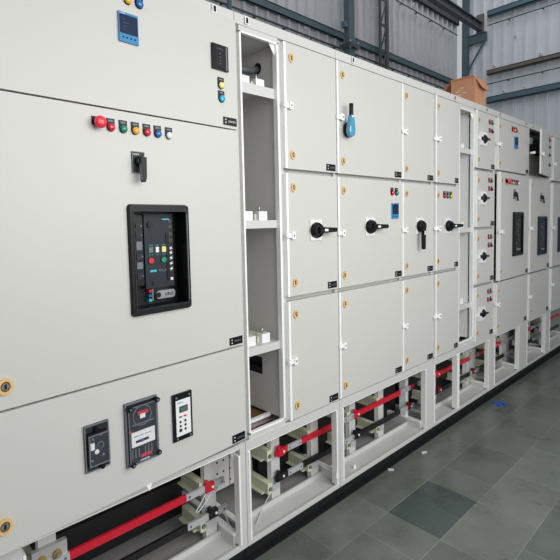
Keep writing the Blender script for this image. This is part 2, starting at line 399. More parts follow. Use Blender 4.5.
def panel_meter(M, x0, x1, z0, z1, par, style):
    b = MB(M)
    if style == 'blue':
        b.box(x0, x1, -.008, 0, z0, z1, 'blue_bezel'); w = x1-x0; h = z1-z0
        b.box(x0+w*.04, x1-w*.04, -.0092, -.008, z0+h*.28, z1-h*.08, 'navy_screen')
        for i in range(4): b.rod((x0+w*(.2+.2*i), -.008, z0+h*.15), (x0+w*(.2+.2*i), -.0096, z0+h*.15), w*.045, 'navy_screen', n=10)
        glyphs(b, x0+w*.06, x0+w*.34, z1-h*.07, z1-h*.025, -.008, 'white_plastic', 4, 3)
        if h > .08:
            for r in range(4): b.box(x0+w*.2, x0+w*(.3+.12*(r % 3)), -.0094, -.0092, z0+h*(.40+.12*r), z0+h*(.408+.12*r), 'blue_bezel')
        n = 'digital_meter'
    else:
        w = x1-x0; h = z1-z0
        b.box(x0, x1, -.010, 0, z0, z1, 'black_plastic'); b.box(x0+w*.1, x1-w*.2, -.0115, -.010, z0+h*.08, z1-h*.08, 'black_gloss')
        b.box(x1-w*.17, x1-w*.08, -.0115, -.010, z0+h*.03, z1-h*.03, 'mid_grey')
        glyphs(b, x0+w*.25, x1-w*.3, z1-h*.2, z1-h*.15, -.0115, 'mid_grey', 5, 4)
        for r in range(4): b.box(x0+w*.42, x0+w*.5, -.012, -.0115, z0+h*(.22+.13*r), z0+h*(.25+.13*r), 'mid_grey'); b.rod((x0+w*.62, -.0115, z0+h*(.235+.13*r)), (x0+w*.62, -.0125, z0+h*(.235+.13*r)), .003, 'dark_grey', n=8)
        n = 'display_meter'
    b.build(n, par, bevel=.0015)
def make_door(cab, x0, x1, z0, z1, M=None, ep='edge_white', thick=.02):
    M = M or doorM(); b = MB(M)
    b.box(x0, x1, 0, .0015, z0, z1, 'door_grey')
    b.box(x0+.0, x1-.0, .0015, thick, z0, z0+.002, 'door_grey')
    b.box(x0, x1, .0015, thick, z1-.002, z1, 'door_grey')
    b.box(x0, x0+.002, .0015, thick, z0, z1, ep); b.box(x1-.002, x1, .0015, thick, z0, z1, 'door_grey')
    # folded edge highlight on the opening side
    pr = .010 if x0 > 2.9 or z1 == 1.922 else .0025
    b.box(x0-.007, x0+.006, -pr, thick, z0+.001, z1-.001, ep)
    b.box(x0+.06, x1-.06, thick-.004, thick-.002, z0+.06, z1-.06, 'inner_grey')
    return b.build('door', cab)

DEPTH = .95
def carcass(cab, x0, x1, cols, rows, zt=.522):
    """cols: list of (x0, x1) openings or door bays; frame members fill what lies between."""
    b = MB(); fy0, fy1 = .018, .044
    b.box(x0, x1, 0, fy1, 2.375, 2.42, 'frame_grey')                 # header
    b.box(x0, x1, 0, .014, zt, .566, 'frame_grey')                 # rail above base
    xs = sorted(cols); cur = x0
    for a, c in xs:
        if a > cur+.001: b.box(cur, a, fy0, fy1, .566, 2.375, 'frame_grey')
        cur = c
    if cur < x1-.001: b.box(cur, x1, fy0, fy1, .566, 2.375, 'frame_grey')
    b.box(x0, x0+.003, fy1, DEPTH, .56, 2.42, 'inner_grey'); b.box(x1-.003, x1, fy1, DEPTH, .56, 2.42, 'inner_grey')
    b.box(x0, x1, fy1, DEPTH, 2.405, 2.42, 'frame_grey')
    b.box(x0+.003, x1-.003, DEPTH-.01, DEPTH, .08, 2.405, 'inner_grey')
    b.build('carcass', cab, bevel=.002)
    for a, c in xs:     # cross rails between door rows
        pass
def cross_rails(cab, a, c, zs):
    for z in zs:
        b = MB(); b.box(a, c, .036, .052, z-.022, z+.022, 'frame_grey'); b.build('door_rail', cab)
def base_frame(cab, x0, x1, l, r, mids=(), zt=.522, side=True):
    """plinth frame: l / r widths of the end posts"""
    b = MB(); m = 'edge_white'
    b.box(x0, x0+l, 0, .035, .10, zt, 'frame_grey'); b.box(x1-r, x1, 0, .035, .10, zt, 'frame_grey')
    b.box(x0+l, x0+l+.010, -.003, .05, .10, .515, m); b.box(x1-r-.010, x1-r, -.003, .035, .10, .515, m)
    for a, c in mids: b.box(a, c, -.004, .04, .10, .522, m)
    b.box(x0+l, x1-r, .002, .012, zt-.006, zt+.002, m)
    b.box(x0, x1, 0, .012, .077, .102, 'frame_grey')               # bottom lip
    # side rails running back
    for xa in ((x0+.004, x1-max(r, .034)-.02) if side else (x0+.004,)):
        b.box(xa, xa+.03, .035, DEPTH, .077, .135, 'frame_grey'); b.box(xa-.0, xa+.03, .035, DEPTH, .135, .145, m)
        b.box(xa, xa+.03, .035, DEPTH, .50, .535, 'frame_grey')
    b.build('plinth_frame', cab, bevel=.002)
    b = MB(); b.box(x0, x1, .012, .145, .077, .088, 'frame_grey'); b.box(x0, x1, .135, .145, .088, .112, 'frame_grey'); b.box(x0+.01, x1-.01, .145, DEPTH, .077, .085, 'floor_sheet')
    b.box(x0+.01, x1-.01, .045, DEPTH-.02, .535, .545, 'inner_grey')
    b.build('floor_pan', cab)
    b = MB(); b.box(x0, x1, .03, .08, .0, .077, 'rubber'); b.box(x0, x1, -.005, .03, .0, .008, 'rubber'); b.build('base_channel', cab)
    b = MB(); b.box(x0, x1, .90, .94, .0, .077, 'rubber'); b.build('base_channel', cab)
def bars(cab, posts, red, black, sleeves=True, x0=0, x1=0):
    """posts: x centres; red / black: list of (x0, x1, material)"""
    for x in posts:
        b = MB(); b.box(x-.030, x+.030, .15, .155, .088, .535, 'frame_grey'); b.box(x-.030, x-.025, .155, .18, .088, .535, 'edge_white'); b.box(x+.025, x+.030, .155, .18, .088, .535, 'frame_grey')
        b.build('support_post', cab)
        for z in (.352, .178):
            b = MB(); b.box(x-.064, x-.032, .140, .298, z-.028, z+.028, 'insulator_cream')
            b.box(x-.085, x-.064, .165, .298, z-.028, z-.022, 'insulator_cream')
            b.box(x-.034, x+.016, .136, .149, z-.022, z+.012, 'tin')
            b.rod((x-.048, .140, z-.004), (x-.048, .132, z-.004), .008, 'steel', n=6)
            b.ring((x-.048, z-.004), .008, .011, .138, .1405, 'ring_hole', n=12)
            b.build('busbar_insulator', cab)
    for z, segs, nm in ((.355, red, 'red_busbar'), (.220, black, 'black_busbar')):
        b = MB()
        for a, c, m in segs:
            hh = .0155 if m in ('red_sleeve', 'black_sleeve') else .0145
            b.box(a, c, .122, .134, z-hh, z+hh, m)
            if m == 'tin' and c-a > .05:
                for q in (a+.015, c-.015): b.rod((q, .122, z), (q, .119, z), .005, 'mid_grey', n=8)
        b.build('busbar', cab, label=('red sleeved copper busbar' if nm[0] == 'r' else 'black sleeved copper busbar'))
    b = MB()
    for a, c, m in red:
        if m == 'red_clamp':
            pass
    return
def clamp(cab, x, z, m):
    b = MB(); b.box(x-.026, x+.022, .117, .136, z-.020, z+.019, m)
    b.box(x-.024, x-.010, .120, .136, z+.019, z+.034, m)
    b.rod((x+.010, .117, z), (x+.010, .112, z), .0065, 'white_plastic', n=8)
    b.build('busbar_clamp', cab)
def rear_bars(cab, x0, x1, deep=False):
    if deep:
        for y, z0, z1, m in ((.35, .245, .305, 'black_sleeve'), (.37, .12, .24, 'black_sleeve')):
            b = MB(); b.box(x0+.01, x1-.09, y, y+.02, z0, z1, m); b.build('rear_busbar', cab)
        b = MB(); b.box(x0+.01, x1-.12, .40, .42, .215, .365, 'dark_red'); b.build('rear_busbar', cab, label='dark red rear busbar')
        b = MB(); b.box(x0+.02, x1-.02, .50, .51, .09, .53, 'black_sleeve'); b.build('rear_barrier', cab)
    else:
        b = MB(); b.box(x0+.01, x1-.01, .30, .31, .088, .53, 'black_sleeve'); b.build('rear_barrier', cab)
        b = MB(); b.box(x0+.01, x1-.01, .26, .28, .40, .46, 'black_sleeve'); b.build('rear_busbar', cab)
def wire(cab, pts, r=.0028, m='wire_white'):
    P = [Vector(p) for p in pts]; out = []
    for i in range(len(P)-1):
        p0 = P[max(i-1, 0)]; p1 = P[i]; p2 = P[i+1]; p3 = P[min(i+2, len(P)-1)]
        for k in range(6):
            t = k/6
            out.append(.5*((2*p1)+(-p0+p2)*t+(2*p0-5*p1+4*p2-p3)*t*t+(-p0+3*p1-3*p2+p3)*t**3))
    out.append(P[-1])
    b = MB(); b.tube(out, r, m); b.build('earth_wire', cab)
def lift_slot(cab, x, z=2.398):
    b = MB(); b.box(x-.010, x+.010, -.0075, -.0055, z-.016, z+.016, 'edge_white'); b.box(x-.005, x+.006, -.009, -.0070, z-.012, z+.011, 'black_plastic'); b.build('lifting_slot', cab)

GRP = 'steel cabinets of the switchboard line'
CAB = 'cabinet'
# ---- incomer cabinet (nearest)
c1 = thing('switchboard_cabinet', (.74, .5, 0), 'nearest and widest grey cabinet with big black breaker window and three meters below', CAB, GRP)
carcass(c1, .24, 1.222, [(.27, 1.19)], 3, .548)
cross_rails(c1, .27, 1.19, (1.92, 1.01))
base_frame(c1, .24, 1.222, .09, .032, zt=.548)
TH = math.radians(3.0)
ML = Matrix.Translation((1.218, 0, 0)) @ Matrix.Rotation(TH, 4, 'Z') @ Matrix.Translation((0, -.03, 0))
W1 = .985
dU = make_door(c1, -W1, -.016, 1.925, 2.368, ML)
dM = MB(ML)
# middle door with a breaker cut-out
ax0, ax1, az0, az1 = -.515, -.296, 1.238, 1.590
for q in ((-W1, ax0, 1.018, 1.919), (ax1, -.016, 1.018, 1.919), (ax0, ax1, 1.018, az0), (ax0, ax1, az1, 1.919)): dM.box(q[0], q[1], 0, .002, q[2], q[3], 'door_grey')
dM.box(-.018, -.016, .002, .022, 1.018, 1.919, 'door_grey'); dM.box(-W1, -W1+.002, .002, .022, 1.018, 1.919, 'edge_white')
dM.box(-W1, -.016, .002, .022, 1.018, 1.020, 'door_grey'); dM.box(-W1, -.016, .002, .022, 1.917, 1.919, 'door_grey')
dM = dM.build('door', c1)
dL = make_door(c1, -W1, -.016, .598, 1.011, ML)
panel_meter(ML, -.532, -.462, 2.149, 2.245, dU, 'blue'); panel_meter(ML, -.146, -.066, 2.146, 2.244, dU, 'black')
lamp(ML, -.495, 2.288, 'lamp_yellow', dU); lamp(ML, -.452, 2.290, 'lamp_blue', dU, r=.015)
lamp(ML, -.102, 2.088, 'lamp_cream', dU, r=.015); lamp(ML, -.101, 2.036, 'lamp_cyan', dU, r=.015)
nameplate(ML, -.094, 1.936, dU, .070, .032, 11); nameplate(ML, -.094, 1.026, dM, .070, .032, 12); nameplate(ML, -.094, .604, dL, .070, .034, 13)
mushroom(ML, -.618, 1.868, dM, .0195)
for x, c in ((.574, 'lamp_red'), (.530, 'lamp_green'), (.486, 'lamp_yellow'), (.442, 'lamp_red'), (.399, 'lamp_blue'), (.353, 'lamp_white')):
    lamp(ML, -x, 1.860, c, dM, r=.0138)
for x, z, p in ((-.925, 1.085, dM), (-.945, 1.472, dM), (-.955, 1.86, dM), (-.948, .680, dL), (-.93, 2.30, dU), (-.93, 1.99, dU)): lock(ML, x, z, p, .0245, True, .85)
# selector on middle door
b = MB(ML); b.box(-.504, -.456, -.004, 0, 1.716, 1.790, 'dark_grey'); b.frame(-.504, -.456, 1.716, 1.790, .003, -.0055, -.004, 'mid_grey')
b.rod((-.478, -.004, 1.757), (-.478, -.022, 1.757), .017, 'black_plastic', n=18); b.rod((-.478, -.022, 1.757), (-.478, -.024, 1.757), .013, 'mid_grey', n=18)
b.prism([(-.489, 1.768), (-.468, 1.768), (-.470, 1.700), (-.474, 1.684), (-.484, 1.684), (-.486, 1.700)], -.040, -.022, 'black_plastic')
b.box(-.488, -.485, -.038, -.024, 1.69, 1.76, 'mid_grey')
glyphs(b, -.498, -.476, 1.777, 1.783, -.0042, 'white_plastic', 4, 5)
b.build('selector_switch', dM, bevel=.0015)

def breaker(cab, M, x0, x1, z0, z1, full=True, tint=0, seed=1):
    w = x1-x0; h = z1-z0; b = MB(M); fw = w*.075 if full else w*.1; fz = h*.068 if full else h*.07
    fr = 'black_plastic' if not tint else 'slate_plastic'
    # bezel as rounded ring: outer strips
    r = .014
    n = 6; out = []; inn = []
    def rr(a0, a1, b0, b1, rad):
        P = []
        for cx, cz, s in ((a1-rad, b0+rad, -90), (a1-rad, b1-rad, 0), (a0+rad, b1-rad, 90), (a0+rad, b0+rad, 180)):
            for k in range(n): t = math.radians(s+k*90/(n-1)); P.append((cx+rad*math.cos(t), cz+rad*math.sin(t)))
        return P
    o = rr(x0, x1, z0, z1, r); o2 = rr(x0+.004, x1-.004, z0+.004, z1-.004, r-.003); i1 = rr(x0+fw, x1-fw, z0+fz, z1-fz, .006)
    N = len(o)
    vs = [(p[0], 0, p[1]) for p in o] + [(p[0], -.016, p[1]) for p in o2] + [(p[0], -.016, p[1]) for p in i1] + [(p[0], .055, p[1]) for p in i1]
    fs = []
    for k in range(3):
        for i in range(N): fs.append((k*N+i, k*N+(i+1) % N, (k+1)*N+(i+1) % N, (k+1)*N+i))
    b.add(vs, fs, fr)
    a0, a1, b0, b1 = x0+fw, x1-fw, z0+fz, z1-fz
    cb = thing_child('circuit_breaker', b, cab)
    W = a1-a0; H = b1-b0
    def U(u): return a0+W*(.13+.88*u) if full else a0+W*u
    def Vv(v): return b0+H*v
    yF = .045 if full else -.006
    b = MB(M)
    if not full:
        b.box(a0-.002, a1+.002, yF, -.001, b0-.002, b1+.002, 'black_gloss' if not tint else 'navy_screen')
        b.box(U(.12), U(.8), yF-.004, yF, Vv(.2), Vv(.93), 'black_plastic' if not tint else 'slate_plastic')
        RR = random.Random(seed)
        for k in range(16):
            v = .1+.05*k; u = .2+RR.random()*.4
            b.box(U(u), U(u+.08+RR.random()*.15), yF-.005, yF-.004, Vv(v), Vv(v+.012+RR.random()*.015), 'mid_grey')
        b.box(U(.3), U(.75), yF-.006, yF-.004, Vv(.07), Vv(.12), 'steel')
        b.build('breaker_face', cb); return cb
    b.frame(a0-.004, a1+.004, b0-.004, b1+.004, .003, -.018, -.015, 'dark_grey'); b.box(a1+.004, a1+.0065, -.018, -.0155, b0+.01, b1-.01, 'mid_grey')
    b.box(a0-.002, a1+.002, yF+.012, yF+.018, b0-.002, b1+.002, 'black_plastic')
    b.box(U(-.02), U(.17), yF-.01, yF+.012, Vv(.22), Vv(.97), 'black_gloss')
    for i, (v0, v1, mm) in enumerate(((.83, .88, 'dark_grey'), (.72, .79, 'slate_plastic'), (.60, .69, 'mid_grey'), (.50, .56, 'dark_grey'), (.40, .47, 'mid_grey'), (.29, .36, 'dark_grey'))):
        b.box(U(.02), U(.14), yF-.013, yF-.01, Vv(v0), Vv(v1), mm)
        b.rod((U(.13), yF-.013, Vv((v0+v1)/2)), (U(.13), yF-.015, Vv((v0+v1)/2)), .003, 'mid_grey', n=8)
    b.box(U(.19), U(.68), yF-.014, yF+.012, Vv(.18), Vv(.98), 'slate_plastic')
    b.box(U(.68), U(.86), yF-.008, yF+.012, Vv(.18), Vv(.98), 'dark_grey')
    b.rod((U(.32), yF-.014, Vv(.87)), (U(.32), yF-.020, Vv(.87)), .012, 'black_plastic', n=14)
    for (u0, u1, mm) in ((.28, .37, 'lcd'), (.43, .50, 'white_plastic'), (.57, .68, 'lamp_cream')):
        b.box(U(u0), U(u1), yF-.0155, yF-.014, Vv(.565), Vv(.625), mm)
        glyphs(b, U(u0), U(u1), Vv(.640), Vv(.650), yF-.0142, 'teal_mark', 3, 3); glyphs(b, U(u0), U(u1), Vv(.538), Vv(.547), yF-.0142, 'teal_mark', 3, 4)
    b.box(U(.60), U(.76), yF-.0148, yF-.0075, Vv(.915), Vv(.930), 'teal_mark')
    b.box(U(.29), U(.43), yF-.0152, yF-.014, Vv(.355), Vv(.378), 'teal_mark')
    glyphs(b, U(.48), U(.66), Vv(.355), Vv(.378), yF-.0142, 'mid_grey', 6, 6)
    b.box(U(.31), U(.36), yF-.0152, yF-.014, Vv(.21), Vv(.26), 'black_plastic')
    for k, v in enumerate((.35, .41, .47, .53, .58)):
        b.prism([(U(.77), Vv(v)), (U(.84), Vv(v+.018)), (U(.81), Vv(v+.028)), (U(.83), Vv(v+.042)), (U(.75), Vv(v+.024)), (U(.79), Vv(v+.014))], yF-.0092, yF-.008, 'white_plastic')
    for v in (.69, .76, .84, .90): b.ring((U(.80), Vv(v)), .004, .006, yF-.009, yF-.008, 'mid_grey', n=12)
    b.box(U(.77), U(.83), yF-.0092, yF-.008, Vv(.245), Vv(.275), 'white_plastic')
    b.build('breaker_face', cb)
    b = MB(M)     # charging lever slot and lever
    b.rrect(U(.665), U(.735), Vv(.24), Vv(.78), .006, yF-.017, yF-.008, 'black_gloss'); b.build('charging_lever', cb)
    for u, mm in ((.315, 'lamp_red'), (.60, 'lamp_green')):
        b = MB(M); b.ring((U(u), Vv(.48)), .0105, .013, yF-.0165, yF-.014, 'black_plastic'); b.rod((U(u), yF-.014, Vv(.48)), (U(u), yF-.019, Vv(.48)), .0105, mm, n=18); b.build('push_button', cb)
    b = MB(M)
    for i, mm in enumerate(('teal_mark', 'lamp_blue', 'lamp_red')): b.box(U(.26), U(.32), yF-.0095, yF+.012, Vv(.035+.05*i), Vv(.065+.05*i), mm)
    b.box(U(.33), U(.36), yF-.0095, yF+.012, Vv(.04), Vv(.17), 'mid_grey')
    b.rrect(U(.40), U(.84), Vv(.055), Vv(.145), .012, yF-.016, yF+.012, 'steel'); b.rod((U(.45), yF-.016, Vv(.10)), (U(.45), yF-.018, Vv(.10)), .010, 'black_plastic', n=14)
    glyphs(b, U(.60), U(.80), Vv(.085), Vv(.115), yF-.0165, 'black_plastic', 4, 8)
    b.build('racking_plate', cb)
    return cb
def thing_child(name, b, cab): return b.build(name, cab)
breaker(c1, ML, -.530, -.284, 1.218, 1.610)

# three instruments of the lower door
def relay(M, x0, x1, z0, z1, par):
    b = MB(M); w = x1-x0; h = z1-z0
    b.box(x0, x1, -.006, 0, z0, z1, 'dark_grey'); b.box(x0+w*.08, x1-w*.12, -.012, -.006, z0+h*.14, z1-h*.16, 'black_gloss')
    b.rod((x0+w*.42, -.012, z0+h*.45), (x0+w*.42, -.016, z0+h*.45), w*.2, 'dark_grey', n=18); b.rod((x0+w*.42, -.016, z0+h*.42), (x0+w*.42, -.019, z0+h*.42), w*.09, 'white_plastic', n=12)
    b.box(x0+w*.18, x0+w*.34, -.018, -.012, z0+h*.48, z0+h*.62, 'white_plastic')
    for u, v in ((.3, .7), (.62, .75), (.25, .24), (.7, .3)): b.rod((x0+w*u, -.006, z0+h*v), (x0+w*u, -.015, z0+h*v), .004, 'mid_grey', n=8)
    b.ring((x0+w*.6, z0+h*.52), w*.12, w*.15, -.014, -.012, 'mid_grey')
    b.build('protection_relay', par)
    b = MB(M); b.box(x0+w*.1, x1-w*.06, -.020, -.006, z0+h*.13, z1-h*.2, 'cover_plastic'); b.frame(x0+w*.1, x1-w*.06, z0+h*.13, z1-h*.2, .004, -.0215, -.020, 'mid_grey')
    b.frame(x0, x1, z0, z1, .004, -.009, -.006, 'mid_grey')
    for u, v in ((.45, .90), (.62, .06)): b.rod((x0+w*u, -.006, z0+h*v), (x0+w*u, -.022, z0+h*v), .0075, 'black_plastic', n=12)
    b.build('relay_cover', par)
relay(ML, -.713, -.631, .738, .893, dL)
b = MB(ML); x0, x1, z0, z1 = -.573, -.448, .698, .924; w = x1-x0; h = z1-z0
b.box(x0, x1, -.005, 0, z0, z1, 'dark_grey'); b.box(x0+w*.08, x1-w*.08, -.012, -.005, z0+h*.06, z1-h*.06, 'black_gloss')
b.box(x0+w*.14, x1-w*.14, -.016, -.012, z0+h*.30, z0+h*.53, 'white_plastic'); b.box(x0+w*.26, x0+w*.66, -.0168, -.016, z0+h*.355, z0+h*.395, 'black_plastic')
b.box(x0+w*.42, x0+w*.50, -.0175, -.0168, z0+h*.35, z0+h*.40, 'lamp_blue'); glyphs(b, x0+w*.2, x0+w*.5, z0+h*.45, z0+h*.47, -.016, 'mid_grey', 8, 21); glyphs(b, x0+w*.55, x0+w*.8, z0+h*.45, z0+h*.47, -.016, 'mid_grey', 6, 22)
b.box(x0+w*.36, x0+w*.68, -.016, -.012, z0+h*.78, z0+h*.83, 'lamp_red'); b.box(x0+w*.42, x0+w*.58, -.0165, -.012, z0+h*.72, z0+h*.79, 'white_plastic')
b.box(x0+w*.40, x0+w*.74, -.016, -.012, z0+h*.10, z0+h*.145, 'lamp_red'); b.box(x0+w*.42, x0+w*.70, -.008, -.0, z0+h*.03, z0+h*.05, 'white_plastic')
b.rod((x0+w*.10, -.012, z0+h*.56), (x0+w*.10, -.02, z0+h*.56), .005, 'lamp_red', n=10)
b.ring((x0+w*.5, z0+h*.76), w*.27, w*.29, -.0135, -.012, 'mid_grey'); b.box(x0+w*.18, x1-w*.16, -.015, -.012, z0+h*.635, z0+h*.65, 'mid_grey')
for i in range(7):
    if i in (3,): continue
    b.box(x0+w*(.14+.1*i), x0+w*(.17+.1*i), -.014, -.012, z0+h*.12, z0+h*.26, 'mid_grey')
b.build('energy_meter', dL)
b = MB(ML); b.box(x0+w*.05, x1-w*.05, -.021, -.005, z0+h*.04, z1-h*.06, 'cover_plastic'); b.frame(x0, x1, z0, z1, .006, -.010, -.005, 'mid_grey'); b.frame(x0+w*.05, x1-w*.05, z0+h*.04, z1-h*.06, .003, -.0225, -.021, 'mid_grey')
for u, v in ((.09, .93), (.93, .95), (.12, .05), (.93, .09)): b.rod((x0+w*u, -.005, z0+h*v), (x0+w*u, -.03, z0+h*v), .009, 'black_plastic', n=12); b.rod((x0+w*u, -.03, z0+h*v), (x0+w*u, -.032, z0+h*v), .004, 'mid_grey', n=10)
b.build('meter_cover', dL)
b = MB(ML); x0, x1, z0, z1 = -.383, -.298, .719, .899; w = x1-x0; h = z1-z0
b.box(x0, x1, -.010, 0, z0, z1, 'black_plastic'); b.box(x0+w*.13, x1-w*.10, -.0112, -.010, z0+h*.10, z1-h*.13, 'lamp_white'); b.box(x0+w*.13, x1-w*.5, -.0118, -.0112, z0+h*.10, z1-h*.13, 'lcd_blue' if 'lcd_blue' in MATS else 'lamp_white')
b.box(x0+w*.30, x0+w*.74, -.0135, -.0112, z0+h*.60, z0+h*.73, 'dark_grey'); b.box(x0+w*.35, x0+w*.69, -.0140, -.0135, z0+h*.62, z0+h*.71, 'lcd')
b.box(x0+w*.28, x0+w*.42, -.013, -.0112, z0+h*.49, z0+h*.525, 'lamp_green'); b.box(x0+w*.52, x0+w*.66, -.013, -.0112, z0+h*.49, z0+h*.525, 'lamp_red')
for u in (.34, .60):
    for v in (.22, .31, .40): b.rod((x0+w*u, -.0112, z0+h*v), (x0+w*u, -.013, z0+h*v), .0048 if (u > .5 or v > .3) else .007, 'slate_plastic', n=10)
for u in (.18, .86):
    for v in (.05, .93): b.rod((x0+w*u, -.010, z0+h*v), (x0+w*u, -.012, z0+h*v), .004, 'steel', n=8)
glyphs(b, x0+w*.2, x0+w*.5, z0+h*.80, z0+h*.83, -.0122, 'lamp_cyan', 5, 23)
b.build('earth_fault_relay', dL)
b = MB(ML); b.prism([(-.500, .600), (-.478, .600), (-.489, .578)], -.004, .004, 'edge_white'); b.build('pull_tab', dL)
lift_slot(c1, 1.12); lift_slot(c1, .5)
bars(c1, (.44, 1.13,), [(.26, .505, 'tin'), (.505, .989, 'red_sleeve'), (.989, 1.19, 'tin')], [(.26, .50, 'tin'), (.5, .99, 'black_sleeve'), (.99, 1.20, 'tin')])
clamp(c1, 1.110, .355, 'red_sleeve'); clamp(c1, 1.125, .225, 'black_sleeve')
rear_bars(c1, .25, 1.20, True)
wire(c1, [(1.19, .17, .50), (1.15, .16, .40), (1.08, .12, .33), (1.02, .10, .29), (1.04, .09, .30), (1.10, .10, .34)])
wire(c1, [(1.19, .14, .35), (1.24-.04, .20, .28), (1.195, .26, .20)]); wire(c1, [(1.17, .12, .22), (1.19, .13, .20), (1.198, .10, .13), (1.20, .08, .10)])
b = MB(); b.box(.385, .50, .13, .15, .25, .42, 'pan_grey')
for x in (.415, .465):
    for z in (.385, .335): b.rod((x, .13, z), (x, .118, z), .015, 'gold_bolt', n=6); b.rod((x, .118, z), (x, .108, z), .008, 'steel', n=6)
b.build('busbar_joint', c1)

# ---- cable alley + first feeder column
def supports_on_shelf(cab, x0, x1, z):
    for k, x in enumerate((x0, x0+.088)):
        b = MB(); b.box(x, x+.062, .07, .30, z, z+.030, 'insulator_cream'); b.box(x+.012, x+.062, .05, .085, z, z+.042, 'white_plastic')
        b.rod((x+.03, .07, z+.042), (x+.03, .07, z+.068), .006, 'steel', n=8)
        b.build('shelf_insulator', cab)
def alley(cab, xa, xb, z0, z1, shelves, cutout=None, hole=None, lip='frame_grey', tw=.012, lining='inner_grey'):
    b = MB(); m = 'edge_white'
    b.box(xa, xa+tw*.8, .0, .03, z0, z1, m); b.box(xb-tw, xb, .0, .03, z0, z1, m); b.box(xa, xb, .0, .018, z1-.008, z1, m); b.box(xa, xb, 0, .018, z0, z0+.010, m); b.box(xa, xb, .012, .6, z1, z1+.008, 'frame_grey'); b.box(xa, xb, .004, .02, z1, 2.376, 'frame_grey'); b.box(xa, xb, .004, .02, .56, z0, 'frame_grey')
    b.prism([(xb-tw, z1-.008), (xb-.045, z1-.008), (xb-tw, z1-.055)], .014, .017, m)
    b.build('opening_trim', cab, bevel=.002)
    # side linings
    b = MB()
    b.box(xa-.004, xa, .03, .9, z0, z1, lining)
    if cutout:
        y0, y1, c0, c1_ = cutout
        b.box(xb, xb+.004, .03, .9, z0, c0, 'inner_grey'); b.box(xb, xb+.004, .03, .9, c1_, z1, 'inner_grey')
        b.box(xb, xb+.004, .03, y0, c0, c1_, 'inner_grey'); b.box(xb, xb+.004, y1, .9, c0, c1_, 'inner_grey')
        b.box(xb+.004, xb+.03, y0, y1, c0-.0, c0+.035, 'black_sleeve')
        b.box(xb+.03, xb+.034, y0-.02, y1+.02, c0-.02, c1_+.02, 'dark_grey')
    else: b.box(xb, xb+.004, .03, .9, z0, z1, lining)
    b.box(xa, xb, .60, .604, z0, z1, lining)
    if hole:
        y, z, r = hole; b.rod((xb-.001, y, z), (xb+.0, y, z), r, 'black_plastic', n=20)
    b.build('side_lining', cab)
    for z in shelves:
        b = MB(); b.box(xa+.006, xb-.004, .018, .022, z-(.045 if z > 2.1 else .036), z, lip); b.box(xa, xb, .022, .40, z-.004, z, lip); b.build('shelf', cab)
        supports_on_shelf(cab, xa+.03, xb, z)
    b = MB(); b.box(xa, xb, .16, .58, z0-.02, z0-.012, 'brown_sheet'); b.box(xa, xb, .11, .13, z0-.012, z0+.002, 'edge_white'); b.box(xa, xb, .06, .10, z0-.05, z0-.03, 'dark_red'); b.build('alley_floor', cab)
ROW = ((1.789, 2.370), (1.180, 1.768), (.572, 1.158))
c2 = thing('switchboard_cabinet', (1.56, .5, 0), 'grey cabinet with open cable alley holding cream insulators, second from the left', CAB, GRP)
carcass(c2, 1.224, 1.879, [(1.257, 1.475), (1.510, 1.872)], 3)
cross_rails(c2, 1.510, 1.872, (1.778, 1.169))
base_frame(c2, 1.224, 1.879, .014, .020, side=False)
alley(c2, 1.248, 1.475, .587, 2.352, (2.148, 1.548, .972), cutout=(.165, .34, .77, .86), hole=(.150, 2.275, .028))
b = MB(); b.tube([(1.474, .150, 2.272), (1.44, .152, 2.262), (1.38, .155, 2.256), (1.30, .16, 2.256), (1.249, .165, 2.262)], .016, 'cable_grey', n=12); b.build('cable', c2)
def feeder(cab, x0, x1, r, seed, np_w=.070, hz=None, lk=(.045, .08), M=None):
    z0, z1 = ROW[r]; M = M or doorM()
    d = make_door(cab, x0, x1, z0, z1, M)
    lock(M, x0+.042, z1-.067, d); lock(M, x0+.042, z0+.066, d)
    hasp(M, x0+.010, (z0+z1)/2, d)
    nameplate(M, x1-.012-np_w, z0+.008, d, np_w, .034, seed)
    return d
f11 = feeder(c2, 1.510, 1.876, 0, 31); f12 = feeder(c2, 1.510, 1.876, 1, 32); f13 = feeder(c2, 1.510, 1.876, 2, 33)
rotary(doorM(), 1.705, 1.494, f12)
lift_slot(c2, 1.287)
bars(c2, (1.535, 1.835), [(1.515, 1.60, 'red_sleeve'), (1.60, 1.704, 'tin'), (1.704, 1.879, 'red_sleeve')],
     [(1.515, 1.60, 'black_sleeve'), (1.60, 1.712, 'tin'), (1.712, 1.879, 'black_sleeve')])
clamp(c2, 1.555, .355, 'red_sleeve'); clamp(c2, 1.550, .225, 'black_sleeve')
rear_bars(c2, 1.54, 1.875)
b = MB()       # perforated sheet
b.box(1.236, 1.535, .340, .344, .16, .53, 'inner_grey');
for i in range(7):
    for j in range(6): b.rod((1.262+.040*i, .3395, .19+.060*j), (1.262+.040*i, .340, .19+.060*j), .006, 'black_plastic', n=8)
b.box(1.378, 1.381, .338, .340, .16, .53, 'dark_grey')
b.build('perforated_sheet', c2)
b = MB(); b.box(1.236, 1.535, .60, .61, .085, .53, 'black_sleeve'); b.build('rear_barrier', c2)
wire(c2, [(1.53, .14, .19), (1.49, .15, .14), (1.42, .13, .10), (1.34, .08, .092)])
b = MB(); b.prism([(1.832, .150), (1.842, .150), (1.842, .185), (1.835, .175)], -.010, -.004, 'edge_white'); b.build('floor_clip', c2)

